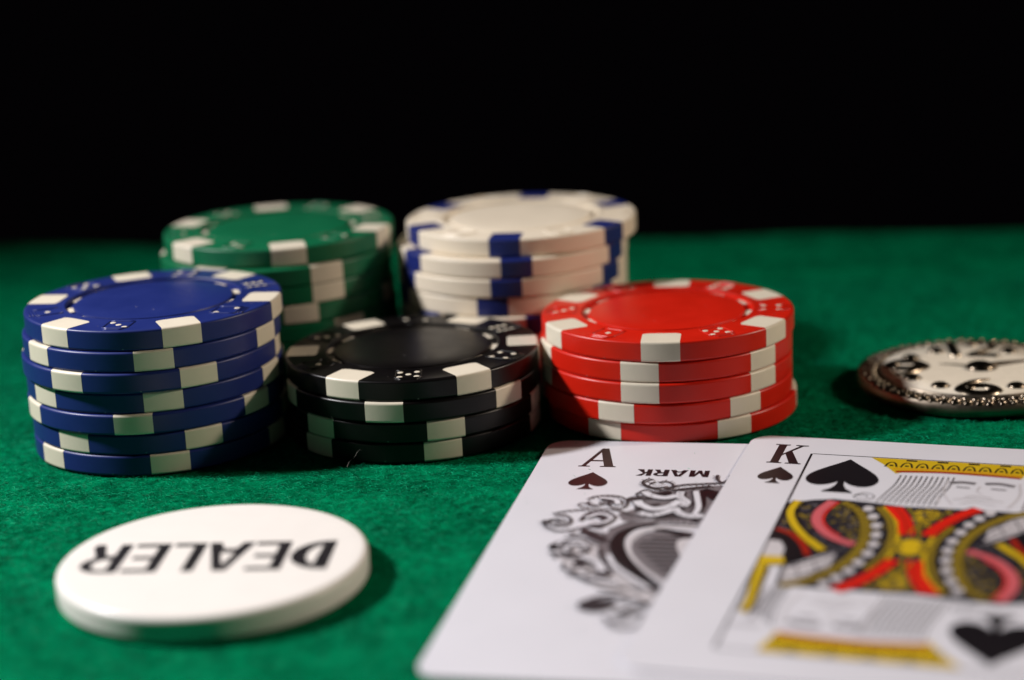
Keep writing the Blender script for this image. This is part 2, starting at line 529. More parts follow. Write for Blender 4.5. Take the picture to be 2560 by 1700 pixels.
for color, st in STACKS.items():
    me = chip_meshes(color)
    n = st['n']
    for i, (dx, dy, rot) in enumerate(st['offs']):
        build_chip(color, me, (st['c'][0] + dx, st['c'][1] + dy, (n - 1 - i) * T), rot,
                   '%s, %s in the %s' % (DESC[color], WORDS[n][i], st['where']), i == 0, st['az1'], st['order'],
                   '%s chips of the %s' % ('cream' if color == 'white' else color, st['where']))

# ------------------------------------------------------------------ dealer button
def arc(cx, cy, r, a0, a1, n=10, sx=1.0):
    return [(cx + sx * r * math.cos(math.radians(a0 + (a1 - a0) * i / n)), cy + r * math.sin(math.radians(a0 + (a1 - a0) * i / n))) for i in range(n + 1)]
def G_D(w, h, t):
    r = h / 2; x = w - r * 0.95
    return [(0, 0), (x, 0)] + arc(x, r, r, -90, 90, 14, 0.95)[1:] + [(0, h)], [[(t, t * .8), (t, h - t * .8)] + arc(x, r, r - t * .8, 90, -90, 12, 0.72)]
def G_E(w, h, t):
    u = t * .72
    return [(0, 0), (w, 0), (w, u), (t, u), (t, (h - u) / 2), (w * .9, (h - u) / 2), (w * .9, (h + u) / 2), (t, (h + u) / 2), (t, h - u), (w, h - u), (w, h), (0, h)], []
def G_A(w, h, t):
    ax = w / 2
    return [(0, 0), (t * 1.02, 0), (t * 1.02 + w * .10, h * .22), (w - t * 1.02 - w * .10, h * .22), (w - t * 1.02, 0), (w, 0), (ax + t * .55, h), (ax - t * .55, h)], \
           [[(ax, h * .80), (ax + w * .155, h * .37), (ax - w * .155, h * .37)]]
def G_L(w, h, t):
    return [(0, 0), (w, 0), (w, t * .75), (t, t * .75), (t, h), (0, h)], []
def G_R(w, h, t):
    r = h * .28; x = w - r * 1.15
    out = [(0, 0), (t, 0), (t, h * .40), (w * .50, h * .40), (w - t * 1.1, 0), (w, 0), (w * .74, h * .44)] + arc(x, h - r, r, -50, 90, 10, 1.1) + [(0, h)]
    return out, [[(t, h * .56), (t, h - t * .72)] + arc(x, h - r, r - t * .62, 90, -90, 8, 0.85)]
def G_M(w, h, t):
    return [(0, 0), (t, 0), (t, h * .62), (w / 2 - t * .3, 0), (w / 2 + t * .3, 0), (w - t, h * .62), (w - t, 0), (w, 0), (w, h), (w - t * 1.1, h), (w / 2, h * .42), (t * 1.1, h), (0, h)], []
def G_K(w, h, t):
    return [(0, 0), (t, 0), (t, h * .34), (t + w * .12, h * .46), (w - t * 1.3, 0), (w, 0), (w * .55, h * .60), (w * .98, h), (w - t * 1.25, h), (t, h * .52), (t, h), (0, h)], []

HB = 3.5
dealer = thing('dealer_button', 'thick round white dealer button lettered DEALER, lying in front of the chips', 'dealer button', (-39.5, 232.4, 0))
RB = 19.8
fil = [(RB - 0.8 + 0.8 * math.cos(math.radians(a)), HB - 0.8 + 0.8 * math.sin(math.radians(a))) for a in range(0, 91, 10)]
prof = [(0, 0), (RB - 0.7, 0), (RB - 0.25, 0.15), (RB - 0.03, 0.5), (RB, 0.7), (RB, 0.8), (RB, HB - 0.9)] + fil + [(RB - 2.2, HB - 0.03), (RB - 3.4, HB - 0.07), (0, HB - 0.07)]
v, f = lathe(prof, 160)
put('button_body', sharp_by_angle(mesh('button_body', v, f, M['dealer']), 50), dealer)
BZ = HB - 0.07
text_rot = math.radians(175.4)
ox, oy = -23.8 + 39.5, 236.0 - 232.4          # baseline start (foot of the D), relative to the button
hgt, stk = 9.8, 1.55
pos = 0.0
for g, wd, gap in ((G_D, 5.3, 0.55), (G_E, 4.6, 0.25), (G_A, 6.0, 0.30), (G_L, 4.2, 0.5), (G_E, 4.6, 0.55), (G_R, 5.4, 0)):
    outer, holes = g(wd, hgt, stk)
    outer = [(x + pos, y) for x, y in outer]; holes = [[(x + pos, y) for x, y in h] for h in holes]
    v, f = prism(outer, holes, BZ - 0.02, BZ + 0.02)
    put('letter', mesh('letter', v, f, M['dealer_ink']), dealer, (ox, oy, 0), text_rot)
    pos += wd + gap

# ------------------------------------------------------------------ playing cards
CW, CH, CT = 55.0, 82.3, 0.30
CX, CY = 27.5, 41.15
SX, SY = 56.0 / 55.0, 84.7 / 82.3      # print laid out on a 55 x 82.3 grid, the sheet is 56 x 84.7
def rounded(w, h, r, n=8):
    p = []
    for cx, cy, a0 in ((w - r, -r, 90), (w - r, -h + r, 0), (r, -h + r, -90), (r, -r, -180)):
        p += [(cx + r * math.cos(math.radians(a0 - 90 * i / n)), cy + r * math.sin(math.radians(a0 - 90 * i / n))) for i in range(n + 1)]
    return p[::-1]

class Card:
    """card-local frame: u to the right, v down the card (towards the viewer), in mm from the top-left corner"""
    def __init__(self, root):
        self.root = root; self.z = CT + 0.008
    def bump(self, dz=0.0035):
        self.z += dz; return self.z
    def put(self, name, v, f, mat, sym=False, **props):
        z = self.bump()
        v = [(p[0] * SX, -p[1] * SY, p[2] + z) for p in v]
        f = [tuple(reversed(q)) for q in f]
        me = mesh(name, v, f, M[mat])
        put(name, me, self.root, **props)
        if sym:
            put(name, me, self.root, (CW * SX, -2 * CY * SY, 0.0015), math.pi, **props)
    def poly(self, name, pts, mat, holes=(), smooth=0, sym=False):
        if smooth:
            pts = [tuple(p) for p in catmull(pts, smooth, True)]
        v, f = poly_fill(pts, holes)
        self.put(name, v, f, mat, sym)
    def line(self, name, pts, w, mat, sym=False, smooth=6, closed=False, outline=0.0):
        if outline:
            wo = (lambda t: w(t) + outline) if callable(w) else w + outline
            v, f = ribbon(pts, wo, 0, smooth, closed)
            self.put(name + '_outline', v, f, 'ink_black', sym)
        v, f = ribbon(pts, w, 0, smooth, closed)
        self.put(name, v, f, mat, sym)
    def lines(self, name, lst, mat, sym=False, smooth=5, **props):
        z = 0; parts = []
        for pts, w in lst:
            parts.append(ribbon(pts, w, z, smooth)); z += 0.0003
            if z > 0.003: z = 0
        v, f = join(parts)
        self.put(name, v, f, mat, sym, **props)

def spade(cx, top, w, h):
    """outline of a spade pip, tip up"""
    lobe = catmull([(0, 0), (0.13, 0.13), (0.30, 0.29), (0.43, 0.43), (0.50, 0.57), (0.49, 0.69), (0.41, 0.785), (0.29, 0.815), (0.17, 0.785), (0.08, 0.72), (0.045, 0.67)], 3)
    half = [tuple(p) for p in lobe] + [(0.055, 0.78), (0.10, 0.88), (0.21, 0.975), (0.21, 1.0), (0, 1.0)]
    return [(cx + x * w, top + y * h) for x, y in half[:-1]] + [(cx - x * w, top + y * h) for x, y in reversed(half[1:-1])]
def serif_A(x0, x1, y0, y1):
    W_, H_ = x1 - x0, y1 - y0
    o = [(0.00, 1.00), (0.00, 0.955), (0.08, 0.94), (0.42, 0.0), (0.60, 0.0), (0.93, 0.94), (1.0, 0.955), (1.0, 1.0), (0.58, 1.0), (0.58, 0.955), (0.68, 0.94), (0.605, 0.71), (0.275, 0.71), (0.195, 0.94), (0.31, 0.955), (0.31, 1.0)]
    h = [(0.305, 0.64), (0.58, 0.64), (0.445, 0.22)]
    m = lambda p: (x0 + p[0] * W_, y0 + p[1] * H_)
    return [m(p) for p in o], [[m(p) for p in h]]
def serif_K(x0, x1, y0, y1):
    W_, H_ = x1 - x0, y1 - y0
    o = [(0, 0), (0.44, 0), (0.44, 0.045), (0.34, 0.06), (0.34, 0.50), (0.72, 0.06), (0.60, 0.045), (0.60, 0), (0.98, 0), (0.98, 0.045), (0.84, 0.06), (0.58, 0.34), (0.92, 0.94), (1.0, 0.955), (1.0, 1.0),
         (0.54, 1.0), (0.54, 0.955), (0.64, 0.94), (0.42, 0.50), (0.34, 0.60), (0.34, 0.94), (0.44, 0.955), (0.44, 1.0), (0, 1.0), (0, 0.955), (0.10, 0.94), (0.10, 0.06), (0, 0.045)]
    return [(x0 + p[0] * W_, y0 + p[1] * H_) for p in o]

card_v, card_f = prism(rounded(CW * SX, CH * SY, 3.4), [], 0, CT)
card_me = mesh('card_sheet', card_v, card_f, M['card'])
_bm = bmesh.new(); _bm.from_mesh(card_me)
bmesh.ops.recalc_face_normals(_bm, faces=_bm.faces); _bm.to_mesh(card_me); _bm.free()

# ---- ace of spades
ace = thing('playing_card', 'white ace of spades card with grey scroll ornament, its right side under the king', 'playing card', (5.26, 282.98, 0.02), -0.2190, 'two playing cards on the felt')
put('card_sheet', card_me, ace)
A = Card(ace)
o, h = serif_A(6.15, 11.6, 3.4, 11.65)
A.poly('index_letter', o, 'ink_maroon', h, sym=True)
A.poly('index_spade', spade(8.75, 14.0, 5.5, 7.2), 'ink_maroon', sym=True)
# the word on the scroll, upside down like the lower half of the design
mx = 25.3
pos = 0.0
for g, wd, gap in ((G_M, 2.75, 0.3), (G_A, 2.5, 0.2), (G_R, 2.15, 0.25), (G_K, 2.2, 0)):
    outer, holes = g(wd, 2.75, 0.72)
    tr = lambda q: [(mx - pos - x, 12.3 + y) for x, y in q]
    A.poly('print_letter', tr(outer), 'ink_black', [tr(h_) for h_ in holes])
    pos += wd + gap
mir = lambda pts: [(CW - x, y) for x, y in pts]
def both(fn, name, pts, *a, **k):
    fn(name, pts, *a, **k); fn(name, mir(pts), *a, **k)
# shaded masses
both(A.poly, 'ornament_shade', [(16.4, 25.0), (17.6, 21.4), (20.4, 20.9), (23.0, 19.7), (27.5, 18.3), (27.5, 33.4), (24.0, 32.6), (21.6, 31.2), (19.2, 32.4), (16.0, 33.2), (14.9, 30.6), (16.8, 28.6)], 'ink_grey')
both(A.poly, 'ornament_shade', [(9.4, 42.6), (12.0, 40.2), (15.0, 42.2), (17.0, 47.0), (20.6, 52.6), (24.6, 57.5), (23.0, 60.2), (19.0, 57.4), (15.0, 54.8), (12.0, 50.4), (9.8, 46.6)], 'ink_lightgrey', smooth=3)
both(A.poly, 'ornament_shade', [(15.6, 39), (14.5, 36.3), (16.8, 33.2), (19.6, 32.7), (21.4, 30.6), (22.6, 30.0), (24.0, 31.6), (25.2, 32.6), (27.5, 33.2), (27.5, 34.6), (24, 34.1), (20.5, 34.2), (17.8, 35.8)], 'ink_darkgrey')
both(A.line, 'ornament_band', [(27.5, 33.2), (24.5, 32.9), (22.4, 32.9), (18.2, 34.6), (15.6, 37.8), (15.3, 42.2), (17.5, 47.4), (20.7, 52.2), (24.4, 57.0), (27.3, 59.5)], 2.2, 'ink_grey')
both(A.line, 'ornament_band', [(27.4, 33.9), (22.5, 33.3), (17.9, 35.6), (15.6, 39.2), (16.7, 45.2), (21, 52.2)], 0.35, 'card')
both(A.line, 'ornament_band', [(20.6, 33.9), (17.5, 36.0), (16.35, 40.1), (17.5, 45.2), (20.1, 50.1), (23.5, 54.7), (26.4, 57.5)], lambda t: 0.5 + 1.5 * math.sin(math.pi * min(1, t * 1.05)), 'ink_black')
both(A.line, 'ornament_band', [(26, 34.8), (21.2, 35.2), (18.9, 37.0), (17.9, 40.5), (18.9, 44.8), (21.1, 49.2), (24.4, 53.9)], 0.85, 'ink_lightgrey')
inter = [(18.6, 39.9), (20.0, 37.0), (22.9, 36.2), (25.6, 36.6), (27.5, 38.2), (29.4, 36.6), (32.1, 36.2), (35, 37.0), (36.4, 39.9), (36.2, 44), (33.6, 49.5), (30.4, 53.6), (27.5, 56.2), (24.6, 53.6), (21.4, 49.5), (18.8, 44)]
A.poly('ornament_shield', inter, 'ink_grey', smooth=4)
hl = []
for k in range(13):
    y = 37.6 + k * 1.42
    w_ = 8.6 * math.sqrt(max(0.0, 1 - ((y - 42.0) / 5.2) ** 2)) if y < 42 else 8.6 * max(0.05, 1 - (y - 42.0) / 13.8) ** 0.8
    hl.append(([(27.5 - w_ + 0.2, y), (27.5 + w_ - 0.2, y)], 0.62))
A.lines('ornament_hatching', hl, 'ink_black', smooth=1)
both(A.poly, 'ornament_eye', [(20.5, 36.3), (21.8, 35.7), (24.4, 36.6), (26.5, 38.2), (24.5, 38.6), (22.6, 37.2)], 'ink_black', smooth=3)
A.poly('ornament_shield', [(24.2, 39.5), (27.5, 38.8), (30.8, 39.5), (30.0, 44.5), (27.5, 48.5), (25.0, 44.5)], 'ink_lightgrey', smooth=4)
both(A.poly, 'ornament_shade', [(23.85, 21.9), (25.6, 19.9), (27.4, 20.9), (27.4, 24.8), (26.6, 24.2), (25.9, 22.9), (26.3, 26.5), (25.9, 30.8), (25.8, 33.5), (25.0, 32.2), (25.7, 30.0), (25.2, 26.6)], 'ink_black')
both(A.poly, 'ornament_shade', [(15.2, 24.7), (16.2, 23.8), (17.4, 24.9), (16.1, 25.9)], 'ink_darkgrey', smooth=3)
both(A.poly, 'ornament_shade', [(18.75, 22.4), (20.9, 21.4), (20.7, 24.2), (19.4, 23.6)], 'ink_black', smooth=3)
both(A.poly, 'ornament_shade', [(17.1, 28.9), (18.5, 26.8), (20.1, 26.3), (18.8, 28.4), (17.7, 29.3)], 'ink_darkgrey', smooth=3)
both(A.poly, 'ornament_shade', [(11.3, 31.9), (12.3, 30.6), (14.1, 30.9), (15.1, 32), (13.3, 33.4), (12.6, 32.4)], 'ink_darkgrey', smooth=3)
both(A.poly, 'ornament_shade', [(11.0, 36.4), (13, 37.5), (15.1, 40.1), (14.2, 41.2), (11.8, 38.9)], 'ink_darkgrey', smooth=3)
both(A.poly, 'ornament_shade', [(7.8, 43.1), (8.5, 42.2), (9.2, 43.3), (8.5, 44.4)], 'ink_black', smooth=3)
both(A.poly, 'ornament_shade', [(12.1, 48.5), (12.8, 46.9), (13.9, 47.9), (13.1, 50)], 'ink_darkgrey', smooth=3)
both(A.poly, 'ornament_shade', [(14.8, 54.9), (15.4, 51), (16.8, 50.1), (17.6, 51.9), (16.2, 53.3)], 'ink_darkgrey', smooth=3)
both(A.poly, 'ornament_shade', [(14.9, 62.3), (16.2, 59.9), (18.9, 60), (19.4, 61.6), (17.2, 63.4)], 'ink_darkgrey', smooth=3)
scrolls = [
 ([(17.9, 17.0), (17.1, 16.8), (16.5, 17.9), (16.9, 19.4), (18.0, 20.4), (19.8, 20.9), (20.9, 19.7), (20.4, 18.1), (19.4, 17.5), (18.9, 18.2)], 0.38),
 ([(19.8, 20.6), (22.1, 18.8), (24.9, 18.1), (27.4, 17.5), (28.3, 16.1), (28.4, 14.4)], 0.42),
 ([(20.9, 21.0), (23.6, 19.9), (26.2, 19.0)], 0.5),
 ([(9.9, 25.6), (10.7, 24.3), (12.6, 23.7), (14.4, 24.2), (15.5, 25.9), (15.4, 28.2), (14.3, 28.8), (13.2, 27.7), (12.8, 25.7), (11.8, 27.8), (10.8, 27.9), (10.1, 26.4)], 0.3),
 ([(6.1, 31.4), (8.0, 30.1), (10, 29.5), (12, 29.0), (14.9, 29.5), (17, 31.2)], 0.3),
 ([(6.5, 32.2), (8.0, 31.8), (9.1, 33.5), (8.8, 35.7), (7.3, 35.9), (6.2, 34.9), (6.2, 33.7), (7.3, 33.6), (7.8, 34.7)], 0.32),
 ([(5.5, 33.8), (6.1, 36.0), (8.0, 37.7), (9.8, 37.1), (11.5, 35.9), (13.7, 36.0)], 0.36),
 ([(10.3, 33.7), (10.9, 31.0), (12.2, 30.1), (14.0, 30.7), (14.6, 32.9), (13.6, 35.3), (11.7, 35.5)], 0.5),
 ([(17.1, 28.9), (17.6, 27.7), (17.8, 30.0), (19.3, 30.7), (20.9, 29.0), (21.5, 26.9)], 0.45),
 ([(21.6, 27.3), (23.0, 29.5), (24.4, 30.5), (25.5, 30.2)], 0.45),
 ([(16.2, 23.0), (17.3, 21.2), (18.6, 22.3), (18.6, 24.4), (17.2, 24.6), (16.3, 23.3)], 0.35),
 ([(22.4, 21.2), (22.9, 24), (23.9, 26.3), (23.2, 28.2)], 0.55), ([(23.9, 20.6), (24.3, 23.4), (25.0, 26.8), (24.7, 29.3)], 0.4),
 ([(9.2, 44.0), (10, 41.4), (11.8, 41.6), (13.3, 43.2), (12.7, 45.3), (11.2, 45.8), (10.0, 44.2), (11.0, 43.0)], 0.42),
 ([(8.3, 45.4), (10.2, 45.9), (11.4, 46.8), (13.7, 47.3), (15.4, 49.1)], 0.55), ([(9.3, 40.2), (10.6, 39.4), (12.4, 40.4), (14.3, 42.3)], 0.35),
 ([(11.8, 51.0), (13.7, 53.1), (15.7, 54.5), (18.0, 53.6)], 0.5), ([(10.9, 48.6), (11.3, 50.6), (13.4, 51.6), (14.7, 50.6)], 0.35),
 ([(14.6, 43.4), (15.3, 46.4), (17.0, 49.2), (18.9, 51.6)], 0.45), ([(16.2, 56), (18.2, 56.6), (20.4, 55.6), (22.2, 57.0)], 0.4),
 ([(14.9, 61.2), (17.2, 58.7), (19.8, 58.4), (22.3, 59.8), (23.2, 61.6)], 0.55), ([(19.4, 64), (20.8, 62.5), (23.1, 60.0), (25.5, 58.9)], 0.5),
 ([(18.5, 64.5), (20.3, 67.4), (22.4, 67.2), (23.3, 64.5), (21.8, 63.4), (20.6, 64.6)], 0.4), ([(23.6, 67), (25.2, 65.1), (27.4, 64.2)], 0.4)]
A.lines('ornament_scrollwork', scrolls, 'ink_darkgrey')
A.lines('ornament_scrollwork', [(mir(p), w_) for p, w_ in scrolls], 'ink_darkgrey')
bodies = [([(16.8, 25.6), (17.6, 27.2), (19.4, 28.6), (21.4, 27.6), (22.6, 25.2)], 1.3), ([(17.7, 30.1), (19.4, 31.0), (21.2, 29.7), (22.3, 28.2)], 1.2),
          ([(22.2, 28.0), (23.2, 30.0), (24.9, 31.0), (26.4, 30.6)], 1.2), ([(22.3, 21.6), (22.4, 23.6), (23.6, 25.6), (23.3, 27.4)], 1.1),
          ([(24.3, 21.2), (24.9, 24.4), (25.4, 27.8), (25.1, 30.6)], 0.8), ([(17.4, 21.9), (18.4, 23.4), (20.4, 24.2), (21.9, 23.2)], 1.2),
          ([(10.9, 32.6), (12.6, 30.9), (14.3, 32.2), (13.6, 34.2), (12.0, 34.6)], 0.7), ([(10.6, 45.0), (10.4, 42.8), (12.0, 42.0), (12.9, 43.8)], 0.9),
          ([(12.6, 46.2), (15.0, 48.0), (16.2, 51.0)], 1.0), ([(13.2, 51.6), (16.0, 53.6), (19.0, 54.6)], 0.8), ([(16.0, 45.4), (17.4, 49.0), (20.0, 52.6), (22.6, 55.8)], 0.7),
          ([(18.0, 17.5), (17.2, 18.6), (18.6, 19.8), (20.0, 19.2)], 0.5), ([(11.6, 24.9), (13.8, 25.4), (14.4, 27.2)], 0.8)]
for m_ in (lambda p: p, mir):
    A.lines('ornament_scroll', [(m_(p), w_ + 0.42) for p, w_ in bodies], 'ink_darkgrey')
    A.lines('ornament_scroll', [(m_(p), w_) for p, w_ in bodies], 'card')

eng = []
_r = random.Random(9)
def ticks2(path, half, step, w):
    P = catmull(path, 10); out = []; acc = 0.0
    for a, b in zip(P, P[1:]):
        d = b - a; L_ = float(np.linalg.norm(d)); acc += L_
        if acc >= step and L_ > 1e-6:
            acc = 0.0; nn = np.array([-d[1], d[0]]) / L_
            k1 = _r.uniform(0.5, 1.0) * half
            out.append(([tuple(b), tuple(b + nn * k1)], w))
    return out
for p, w_ in scrolls:
    eng += ticks2(p, 0.75, 0.75, 0.2)
eng += ticks2([(26.5, 33.2), (22.4, 32.9), (18.2, 34.6), (15.6, 37.8), (15.3, 42.2), (17.5, 47.4), (20.7, 52.2), (24.4, 57.0)], -1.1, 0.55, 0.2)
for bx, by, rr_ in [(7.5, 34.6, 1.5), (9.9, 27.6, 1.2), (12.3, 26.6, 1.4), (9.6, 42.4, 1.5), (11.9, 43.6, 1.6), (10.2, 46.4, 1.2), (13.6, 49.4, 1.7), (15.6, 52.8, 1.6), (12.4, 52.2, 1.1),
                    (16.6, 60.8, 1.8), (19.6, 60.4, 1.6), (21.6, 62.8, 1.7), (20.2, 65.6, 1.4), (23.9, 65.2, 1.5), (13.6, 38.6, 1.2), (10.4, 38.4, 1.0), (17.0, 19.0, 1.0)]:
    a0 = _r.uniform(0, 6.28)
    eng.append(([(bx + rr_ * (1 - q * 0.11) * math.cos(a0 + q * 0.85), by + rr_ * (1 - q * 0.11) * math.sin(a0 + q * 0.85)) for q in range(8)], 0.26))
A.lines('ornament_engraving', eng, 'ink_darkgrey', smooth=2)
A.lines('ornament_engraving', [(mir(p), w_) for p, w_ in eng], 'ink_darkgrey', smooth=2)

# ---- king of spades
king = thing('playing_card', 'king of spades card with yellow and red figure, lying over the ace', 'playing card', (36.05, 279.75, 0.34), -0.3190, 'two playing cards on the felt')
king.rotation_euler = (0, math.radians(0.30), -0.3190)
put('card_sheet', card_me, king)
K = Card(king)
sy = lambda p: (CW - p[0], 2 * CY - p[1])
K.poly('index_letter', serif_K(3.95, 8.85, 3.7, 12.1), 'ink_black', sym=True)
K.poly('index_spade', spade(6.3, 13.6, 4.9, 6.9), 'ink_black', sym=True)
fl, fr, ft, fb = 9.7, 45.3, 7.15, 2 * CY - 7.15
K.lines('frame_line', [([(fl, ft), (fl, fb)], 0.32), ([(fl + 0.2, ft), (fr - 0.2, ft)], 0.22), ([(fr, ft), (fr, fb)], 0.32), ([(fl + 0.2, fb), (fr - 0.2, fb)], 0.22)], 'ink_black', smooth=1)
K.poly('suit_spade', spade(15.5, 8.7, 9.9, 13.9), 'ink_black', sym=True)
K.poly('crown_band', [(18.3, 7.4), (40.6, 7.4), (39.3, 12.9), (35, 12.6), (29, 12.3), (23.2, 13.0), (22.4, 13.6), (20.2, 9.9)], 'ink_yellow', sym=True)
K.line('crown_trim', [(22.3, 12.75), (26, 12.2), (30.1, 12.0), (35, 12.2), (39.2, 12.6)], 0.75, 'ink_darkred', sym=True)
K.line('crown_trim', [(21.8, 11.6), (26, 11.2), (30.1, 11.0), (35, 11.2), (39.5, 11.7)], 0.35, 'ink_orange', sym=True)
cl = []
for k in range(9):
    x = 21.4 + k * 2.15
    cl.append(([(x - 0.8, 10.9), (x - 0.5, 9.4), (x, 8.9), (x + 0.5, 9.4), (x + 0.8, 10.9)], 0.28))
    cl.append(([(x - 0.28, 10.3), (x + 0.28, 10.3)], 0.55))
    if k % 2:
        cl.append(([(x - 0.3, 7.9), (x + 1.2, 7.9)], 0.6))
K.lines('crown_scallops', cl, 'ink_black', sym=True)
hl = []
for k in range(11):
    x = 23.2 + k * 0.72
    hl.append(([(x, 14.2 - k * 0.03), (x - 0.35, 18.0), (x - 1.1, 21.4), (x - 2.0 + k * 0.05, 25.4)], 0.17))
for k in range(5):
    hl.append(([(40.2 + k * 0.6, 14.2 + k), (40.6 + k * 0.6, 19), (40.1 + k * 0.55, 25.2)], 0.17))
K.lines('hair_lines', hl, 'ink_darkgrey', sym=True)
# faint face of the figure
K.lines('face_shade', [([(30.0, 16.1), (31.7, 15.6), (33.4, 15.9)], 0.9), ([(34.7, 15.7), (36.6, 15.4), (38.6, 16.1)], 0.9), ([(31.0, 17.6), (32.8, 17.7)], 0.4), ([(35.6, 17.6), (37.6, 17.7)], 0.4)], 'ink_grey', sym=True)
K.lines('face_lines', [([(34.1, 16.8), (33.8, 18.8), (34.5, 19.6)], 0.2), ([(32.4, 21.2), (34.2, 20.7), (36.0, 21.3)], 0.3), ([(29.7, 15), (29.5, 20), (31, 24.5)], 0.22), ([(39.2, 15), (39.4, 20), (38.2, 24.8)], 0.25),
                       ([(31, 22.4), (34, 21.9), (37.5, 22.4)], 0.25), ([(32, 24), (34.2, 23), (36.6, 24)], 0.22), ([(29, 22), (29.2, 24)], 0.3)], 'ink_lightgrey', sym=True)
K.lines('curl_lines', [([(18.1, 23.2), (19.3, 22.2), (20.6, 23.0), (20.4, 24.4), (19.0, 24.7), (18.0, 23.9), (18.5, 23.1), (19.6, 23.1), (19.8, 23.8)], 0.14)], 'ink_darkgrey', sym=True)
half = [(9.9, 46.8), (9.9, 27.8), (12.9, 26.2), (15.6, 25.3), (17.7, 25.5), (21, 25.8), (25, 26.5), (29.2, 26.3), (36, 26.1), (41.9, 26.2), (42.2, 33)]
K.poly('robe_panel', half + [sy(p) for p in half], 'ink_night')
# fine embroidery in the dark panels
rl = random.Random(5)
def flecks(n, box, mat, lw, r0):
    out = []
    for _ in range(n):
        x, y = rl.uniform(box[0], box[2]), rl.uniform(box[1], box[3])
        a = rl.uniform(0, 6.28); r = rl.uniform(*r0)
        out.append(([(x + r * math.cos(a + k * 1.1), y + r * math.sin(a + k * 1.1)) for k in range(4)], lw))
    K.lines('embroidery', out, mat, sym=True, smooth=3)
flecks(110, (10.6, 27.6, 44.4, 41), 'ink_grey', 0.16, (0.25, 0.6))
flecks(80, (10.6, 28, 30, 41), 'ink_gold', 0.24, (0.3, 0.7))
flecks(40, (26.8, 27.5, 31.5, 33), 'ink_yellow', 0.26, (0.3, 0.6))
K.poly('sleeve_panel', [(13.4, 50.2), (16.2, 46.8), (18.8, 44.1), (18.6, 49.2), (15.9, 53.4), (13.6, 55.6)], 'ink_lightgrey', sym=True)
K.lines('sleeve_lines', [([(13.6, 50.2), (16.5, 47.6), (18.9, 44.4)], 0.4), ([(13.6, 52.6), (16.6, 50), (18.9, 46)], 0.25), ([(13.6, 54.4), (16.4, 52.2), (18.5, 48.6)], 0.25), ([(14.5, 49.6), (15.6, 53.4)], 0.2), ([(16.4, 47.8), (17.5, 51)], 0.2)], 'ink_darkgrey', sym=True)
K.line('gold_ring', [(17.0, 26.4), (19.4, 29.4), (20.9, 33.9), (21.5, 39.4), (21.0, 44.8), (19.3, 49.9), (16.5, 54.2), (13.7, 56.2)], 1.35, 'ink_gold', sym=True, outline=0.45)
K.line('gold_ring_line', [(16.6, 26.8), (18.8, 29.6), (20.2, 34), (20.75, 39.4), (20.3, 44.6), (18.7, 49.4), (16.0, 53.4)], 0.16, 'ink_black', sym=True)
K.line('pink_band', [(15.6, 26.2), (14.5, 30.2), (14.6, 33.9), (15.9, 37.2), (17.9, 39.7), (20.5, 41.4)], 1.35, 'ink_pink', sym=True, outline=0.45)
K.line('pink_band_edge', [(16.5, 26.4), (15.45, 30.2), (15.45, 33.6), (16.6, 36.6), (18.4, 38.8)], 0.28, 'ink_red', sym=True)
K.line('gold_arc', [(22.1, 27.4), (24.1, 31.4), (25.2, 36.4), (25.3, 41.8), (24.7, 45.8), (23.4, 49.3)], 1.05, 'ink_yellow', sym=True, outline=0.45)
K.line('gold_arc', [(21.7, 27.6), (23.55, 31.6), (24.55, 36.5), (24.65, 41.8), (24.1, 45.6), (22.8, 49.0)], 0.6, 'ink_gold', sym=True, outline=0.45)
K.poly('red_band', [(22.5, 27.0), (24.9, 26.9), (26.4, 30.6), (27.4, 35.0), (27.5, 36.9), (25.5, 36.9), (24.9, 32.4)], 'ink_red', sym=True)
K.line('red_band', [(25.9, 45.6), (24.6, 49.3), (22.6, 53.3), (20.3, 56.4)], 1.75, 'ink_red', sym=True, outline=0.5)
K.line('red_band_line', [(25.6, 46.0), (24.2, 49.4), (22.2, 53.1), (20.2, 55.9)], 0.28, 'ink_darkred', sym=True)
K.lines('red_band_line', [([(23.9, 27.2), (25.6, 31.4), (26.5, 36.7)], 0.28), ([(24.5, 27.1), (26.2, 31.2), (27.0, 36.7)], 0.14)], 'ink_darkred', sym=True)
def ticks(path, half, step, w, n_sm=10):
    P = catmull(path, n_sm); out = []; acc = 0.0
    for a, b in zip(P, P[1:]):
        d = b - a; L_ = float(np.linalg.norm(d)); acc += L_
        if acc >= step and L_ > 1e-6:
            acc = 0.0; nn = np.array([-d[1], d[0]]) / L_
            out.append(([tuple(b - nn * half), tuple(b + nn * half)], w))
    return out
K.lines('band_ticks', ticks([(17.0, 26.4), (19.4, 29.4), (20.9, 33.9), (21.5, 39.4), (21.0, 44.8), (19.3, 49.9), (16.5, 54.2)], 0.5, 1.1, 0.14)
        + ticks([(22.1, 27.4), (24.1, 31.4), (25.2, 36.4), (25.3, 41.8), (24.7, 45.8)], 0.4, 1.2, 0.12)
        + ticks([(11.2, 27.2), (10.9, 31.6), (12.3, 36.4), (14.7, 40.9)], 0.45, 1.0, 0.14), 'ink_night', sym=True, smooth=1)
K.line('gold_thread', [(25.6, 27.0), (27.2, 31.2), (28.1, 36.9)], 0.4, 'ink_gold', sym=True)
K.lines('gold_thread', [([(27.4, 47.0), (25.6, 51.6), (23.6, 55.6)], 0.3), ([(28.3, 45.5), (27.4, 49.6), (25.6, 54.6)], 0.25), ([(28.6, 37.8), (26.9, 38.6), (25.8, 40.2)], 0.5)], 'ink_gold', sym=True)
